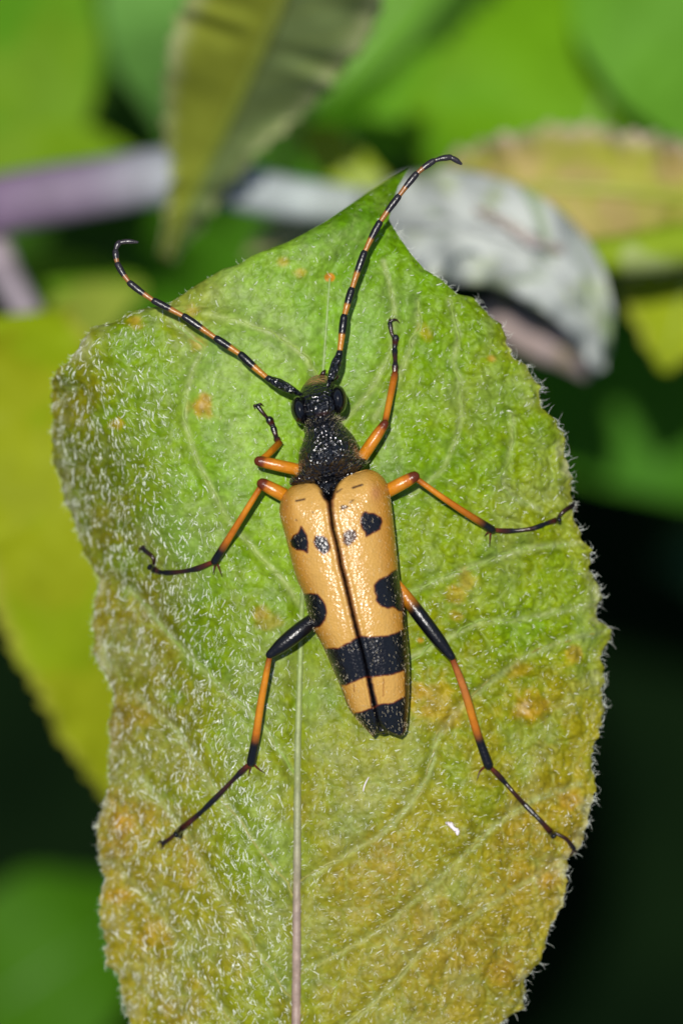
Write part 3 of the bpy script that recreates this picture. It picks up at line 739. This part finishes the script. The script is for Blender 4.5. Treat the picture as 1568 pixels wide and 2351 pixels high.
# ------------------------------------------------------------------ plants behind
DEEP = 1.3
def PB(x, y, z): return P(x, y, max(z * DEEP, GZ))
def soft_leaf(parent, axis, wl, wr, colour, edge=None, shade_half=None, fold=0.0, fold_r=None, wave=0.0, teeth=0.0, mott=None, seed=1, nu=41, nv=90, label=None, rib=None, curl=0.0, streak=None):
    """A leaf lofted along an axis of photo positions with depth; wl, wr: half widths in photo px."""
    a = catmull(axis, nv)
    a[:, 2] *= DEEP
    t = np.linspace(0, 1, nv)
    L = np.interp(t, np.linspace(0, 1, len(wl)), wl); Rr = np.interp(t, np.linspace(0, 1, len(wr)), wr)
    for _ in range(3):
        L = np.convolve(np.pad(L, 2, 'edge'), np.ones(5) / 5, 'valid'); Rr = np.convolve(np.pad(Rr, 2, 'edge'), np.ones(5) / 5, 'valid')
    tg = np.gradient(a[:, :2], axis=0); tg /= np.linalg.norm(tg, axis=1)[:, None]
    lt = np.stack([tg[:, 1], -tg[:, 0]], -1)
    if teeth:
        ph = np.cumsum(np.linalg.norm(np.gradient(a[:, :2], axis=0), axis=1))
        sw = (ph / 46.0) % 1.0
        tt = teeth * (np.abs(sw - .35) * -1.6 + .5 + .7 * (vnoise(ph, ph * 0, 30, seed) - .5))
        L = L + tt * (L > 25); Rr = Rr + tt * (Rr > 25)
    s = np.linspace(-1, 1, nu)
    off = np.where(s[None, :] < 0, s[None, :] * L[:, None], s[None, :] * Rr[:, None])
    x = a[:, 0][:, None] + lt[:, 0][:, None] * off; y = a[:, 1][:, None] + lt[:, 1][:, None] * off
    fr = fold if fold_r is None else fold_r
    z = a[:, 2][:, None] - np.where(s[None, :] < 0, fold * (-off) / 100, fr * off / 100)
    z = z - curl * (np.abs(s)[None, :] ** 2.5) * (np.where(s[None, :] < 0, L[:, None], Rr[:, None]) / 100)
    z = z + wave * (np.abs(s)[None, :] ** 1.5) * np.sin(t[:, None] * 26 + s[None, :] * 2 + 6 * vnoise(t[:, None] * 8, t[:, None] * 0 + seed, 1.0, seed))
    z = z + 0.25 * (fbm(x, y, 90, seed) - .5)
    c = np.repeat(np.asarray(colour)[None, None], nv, 0).repeat(nu, 1)
    if shade_half is not None: c = mixc(c, shade_half, sstep(-0.02, 0.06, s)[None, :] * np.ones((nv, 1)))
    if mott is not None:
        mcol, ms, mlo, mhi = mott
        c = mixc(c, mcol, sstep(mlo, mhi, fbm(x, y, ms, seed + 5, 3)))
    if streak is not None:
        st = vnoise(t[:, None] * streak[1] + np.abs(s)[None, :] * 2.2, s[None, :] * 1.6 + 3 + 0 * t[:, None], 1.0, seed + 8)
        c = mixc(c, streak[0], streak[2] * sstep(.5, .72, st)); z = z - .25 * sstep(.5, .75, st)
    ribd = np.abs(((t[:, None] * 9 + np.abs(s)[None, :] * 1.6) % 1.0) - .5) * 2
    c = mixc(c, np.asarray(colour) * 1.35 + .01, 0.25 * sstep(.84, 1.0, ribd))
    if edge is not None: c = mixc(c, edge, (sstep(0.70, 0.97, np.abs(s))[None, :]) * np.ones((nv, 1)) * (0.6 + .4 * vnoise(x, y, 40, seed)))
    o = mesh_obj('leaf', P(x, y, z), grid_faces(nv, nu)[:, ::-1], M_bgleaf, parent, c.reshape(-1, 3))
    md = o.modifiers.new('thickness', 'SOLIDIFY'); md.thickness = 0.06; md.offset = -1
    if label: o['label'] = label
    if rib is not None:
        k = nu // 2
        tube('midrib', [P(x[i, k], y[i, k], z[i, k] + .02) for i in range(0, nv, 6)], [.22, .16, .05], M_vein, o, rib, n=50, seg=8)
    return o

# violet-grey twig crossing behind, with the leaves that grow on it
twig = empty('sallow_twig', tuple(P(-1500, 1500, GZ)), 'violet-grey downy twig crossing behind, bearing an olive hanging leaf and white felted leaves', 'twig')
tube('stem', [PB(-1500, 1500, GZ), PB(-900, 800, -40), PB(-300, 545, -19), PB(0, 470, -17), PB(220, 430, -16.5), PB(430, 402, -16), PB(640, 450, -15.5), PB(800, 470, -15), PB(960, 500, -14)], [1.2, 1.0, .86, .84, .80, .76, .6, .50, .42], M_twig, twig,
     [alb(126,104,130), alb(126,104,130), alb(126,104,130), alb(132,110,136), alb(146,132,152), alb(180,188,190), alb(180,190,188), alb(188,198,190), alb(194,204,194)], n=90, seg=18)
soft_leaf(twig, [(690,-140,-8),(640,20,-9.5),(580,160,-11),(515,300,-12.5),(450,440,-13.5),(383,590,-14.5)], [170,200,205,150,60,16], [230,210,165,95,52,16], alb(140,150,50), shade_half=alb(120,138,82), edge=alb(180,188,130), fold=.35, fold_r=.55, wave=.5, teeth=18, seed=4, label='olive toothed leaf hanging folded across the twig', rib=[alb(140,150,60), alb(130,150,40)])  # shade on the second half is painted as a greyer green
soft_leaf(twig, [(820,500,-14),(920,515,-12),(1040,515,-10.5),(1170,545,-10),(1280,630,-10.5),(1350,730,-11.5),(1375,850,-13)], [50,110,135,120,90,60,8], [60,110,125,115,100,62,8], alb(224,230,222), mott=(alb(196,208,170), 60, .5, .70), streak=(alb(134,164,100), 16, .75), fold=.1, curl=.6, wave=.6, seed=9, label='white felted leaf curled with its pale underside up', rib=[alb(200,205,200)] * 2)
soft_leaf(twig, [(1090,480,-10.0),(1150,505,-9.75),(1220,550,-9.7),(1290,575,-10.2)], [6,11,11,4], [5,9,9,4], alb(226,214,206), mott=(alb(186,170,150), 30, .5, .7), wave=.2, curl=.6, seed=19, label='rolled pinkish edge of the felted leaf')
soft_leaf(twig, [(1110,700,-15),(1200,750,-15),(1280,790,-15),(1350,860,-16)], [30,50,52,10], [24,40,46,10], alb(196,176,168), mott=(alb(200,180,140), 50, .5, .7), curl=.8, seed=23, label='small pinkish beige leaf tucked under the curled one')
soft_leaf(twig, [(1850,520,-15),(1650,470,-14.5),(1450,440,-14),(1250,430,-14),(1080,440,-14.5),(930,480,-16)], [60,110,140,140,100,8], [60,150,190,205,130,8], alb(180,182,72), edge=alb(220,200,180), mott=(alb(196,176,110), 90, .48, .66), wave=.9, fold=.3, teeth=22, seed=13, label='tan wavy-edged leaf', rib=[alb(170,180,60)] * 2)
soft_leaf(twig, [(1800,500,-12.5),(1600,545,-12),(1450,575,-11.8),(1320,575,-12),(1240,540,-12.5)], [30,40,36,24,5], [50,60,50,34,5], alb(150,178,40), mott=(alb(180,196,120), 60, .5, .65), curl=1.0, seed=29, label='narrow bright green leaf rolled lengthwise')
soft_leaf(twig, [(1660,440,-16),(1610,570,-16),(1560,710,-16.5),(1525,850,-17)], [110,190,150,6], [150,230,140,6], alb(160,178,30), edge=alb(180,182,70), teeth=14, seed=31, label='yellow-green toothed leaf with its tip pointing down', rib=[alb(170,190,60)] * 2)
soft_leaf(twig, [(880,430,-20),(800,380,-20),(740,330,-20.5),(690,300,-21)], [20,52,54,6], [20,60,50,6], alb(160,182,40), mott=(alb(176,190,120), 60, .5, .7), seed=37, label='small yellow-green leaf above the twig')

soft_leaf(twig, [(720,520,-20),(660,540,-20),(610,560,-20.5),(570,590,-21)], [20,34,30,5], [20,34,30,5], alb(176,176,120), seed=38, label='small pale beige leaf below the twig')

# pale thin twig with yellow-green leaves
twig2 = empty('sallow_twig', tuple(P(-700, 300, GZ)), 'thin pale grey twig with a broad yellow-green leaf hanging beside the large leaf', 'twig')
tube('stem', [PB(-700, 300, GZ), PB(-300, 380, -40), PB(-60, 520, -20), PB(20, 640, -17), PB(90, 770, -15), PB(110, 830, -13.5)], [.7, .6, .48, .45, .40, .3], M_twig, twig2, [alb(176,160,170), alb(186,174,178)], n=60, seg=14)
soft_leaf(twig2, [(60,720,-13.5),(80,900,-12.5),(110,1150,-12),(150,1400,-12.5),(210,1640,-13.5),(280,1880,-15)], [90,190,190,150,90,6], [90,230,330,310,200,6], alb(156,168,22), mott=(alb(146,170,16), 160, .45, .65), edge=alb(172,172,60), fold=.12, teeth=20, wave=.25, seed=43, label='broad yellow-green toothed leaf')
soft_leaf(twig2, [(20,610,-24),(110,625,-24),(220,640,-24.5),(320,650,-25)], [20,60,50,5], [20,50,46,5], alb(120,166,30), seed=47, label='small bright green leaf beside the thin twig')
soft_leaf(twig2, [(60,800,-20),(150,760,-20),(230,710,-20.5),(330,660,-21)], [40,70,60,5], [40,80,70,5], alb(150,168,60), seed=53, label='small pale green leaf under the thin twig')

# broad soft leaves farther down, each shoot rising from the ground
def shoot(base, label, group=None):
    return empty('leafy_shoot', tuple(P(base[0], base[1], GZ)), label, 'shoot', group)
def stalk(parent, pts, r=.5):
    tube('stem', [PB(*p) for p in pts], [r, r * .8, r * .5], M_twig, parent, [alb(90,120,50), alb(110,140,60)], n=40, seg=10)

s1 = shoot((1800, 900), 'shoot with broad smooth bright green leaves behind the tan wavy leaf')
stalk(s1, [(1800,900,GZ),(1700,700,-50),(1500,560,-32),(1350,480,-28)])
soft_leaf(s1, [(1280,560,-27),(1330,380,-25),(1400,180,-25),(1500,-100,-27)], [200,330,330,200], [250,420,360,200], alb(112,166,18), mott=(alb(96,160,36), 220, .45, .7), fold=.1, teeth=22, seed=61, label='broad bright green leaf', rib=[alb(130,180,60)] * 2)
soft_leaf(s1, [(1700,330,-23),(1560,140,-22),(1440,0,-22),(1360,-120,-23)], [120,180,150,60], [100,170,150,60], alb(104,162,44), seed=67, label='bluish green leaf overlapping the broad one')
soft_leaf(s1, [(760,370,-27),(900,290,-26.5),(1020,210,-26.5),(1180,120,-27)], [20,90,110,60], [20,70,110,60], alb(100,160,22), seed=71, label='mid green leaf low among the broad ones')

s2 = shoot((560, 900), 'shoot with a slender green leaf slanting up past the olive leaf')
stalk(s2, [(560,900,GZ),(600,600,-50),(660,330,-32),(700,230,-28)])
soft_leaf(s2, [(690,250,-27),(780,160,-26),(880,40,-26),(1010,-140,-26)], [8,52,80,90], [8,56,76,90], alb(108,164,48), seed=73, label='slender bright green leaf', rib=[alb(130,176,80)] * 2)
soft_leaf(s2, [(860,180,-44),(700,330,-42),(540,500,-42),(300,760,-44)], [90,220,240,60], [90,220,240,60], alb(66,118,10), seed=75, label='deep green leaf under the large leaf')

s3 = shoot((-700, -200), 'shoot with mid green leaves in front of deep shade beside the olive leaf')
stalk(s3, [(-700,-200,GZ),(-500,0,-50),(-200,150,-34),(-20,240,-29)])
soft_leaf(s3, [(-160,420,-28),(-20,280,-27),(60,120,-27),(60,-120,-28)], [110,200,180,120], [80,170,150,100], alb(92,150,24), mott=(alb(112,154,26), 160, .45, .7), fold=.1, seed=79, label='broad mid green leaf')
soft_leaf(s3, [(-120,380,-25),(60,350,-25),(200,340,-25.5),(340,380,-26)], [50,70,60,8], [40,60,50,8], alb(120,160,24), seed=83, label='yellowish green leaf above the violet twig')
soft_leaf(s3, [(330,-200,-24),(330,0,-24),(345,140,-25),(380,300,-27)], [70,95,80,8], [70,105,80,8], alb(112,166,74), seed=89, label='pale green leaf behind the olive leaf')
soft_leaf(s3, [(120,-180,-30),(130,-40,-30),(140,60,-31),(160,130,-32)], [80,100,70,8], [80,100,70,8], alb(100,158,16), seed=97, label='small bright green leaf')

soft_leaf(s3, [(-300,560,-50),(100,330,-48),(560,160,-48),(1150,-60,-50)], [150,300,300,180], [150,300,300,180], alb(56,96,16), fold=.1, seed=111, label='wide leaf lying lowest, coloured dark green for the shaded gaps')  # added to fill the dark gaps, their shade held in its colour
s4 = shoot((2000, 1300), 'low shoot with dark green leaves in the gap beneath the felted leaf')
stalk(s4, [(2000,1300,GZ),(1900,1200,-60),(1750,1050,-48)])
soft_leaf(s4, [(1900,1000,-36),(1650,960,-34),(1400,920,-34),(1050,880,-36)], [160,260,230,120], [160,210,200,120], alb(66,122,20), seed=101, label='dull green leaf low in the gap')
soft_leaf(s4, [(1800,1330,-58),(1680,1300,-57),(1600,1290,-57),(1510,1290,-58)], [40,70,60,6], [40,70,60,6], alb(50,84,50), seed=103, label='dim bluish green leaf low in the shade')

s5 = shoot((-500, 2700), 'low shoot with deep green leaves below the yellow-green leaf')
stalk(s5, [(-500,2700,GZ),(-350,2600,-60),(-150,2400,-42)])
soft_leaf(s5, [(-250,2460,-40),(0,2300,-38),(180,2180,-38),(380,2060,-40)], [160,230,190,30], [140,220,220,30], alb(66,116,8), fold=.1, seed=107, label='broad deep green leaf', rib=[alb(72,120,16)] * 2)
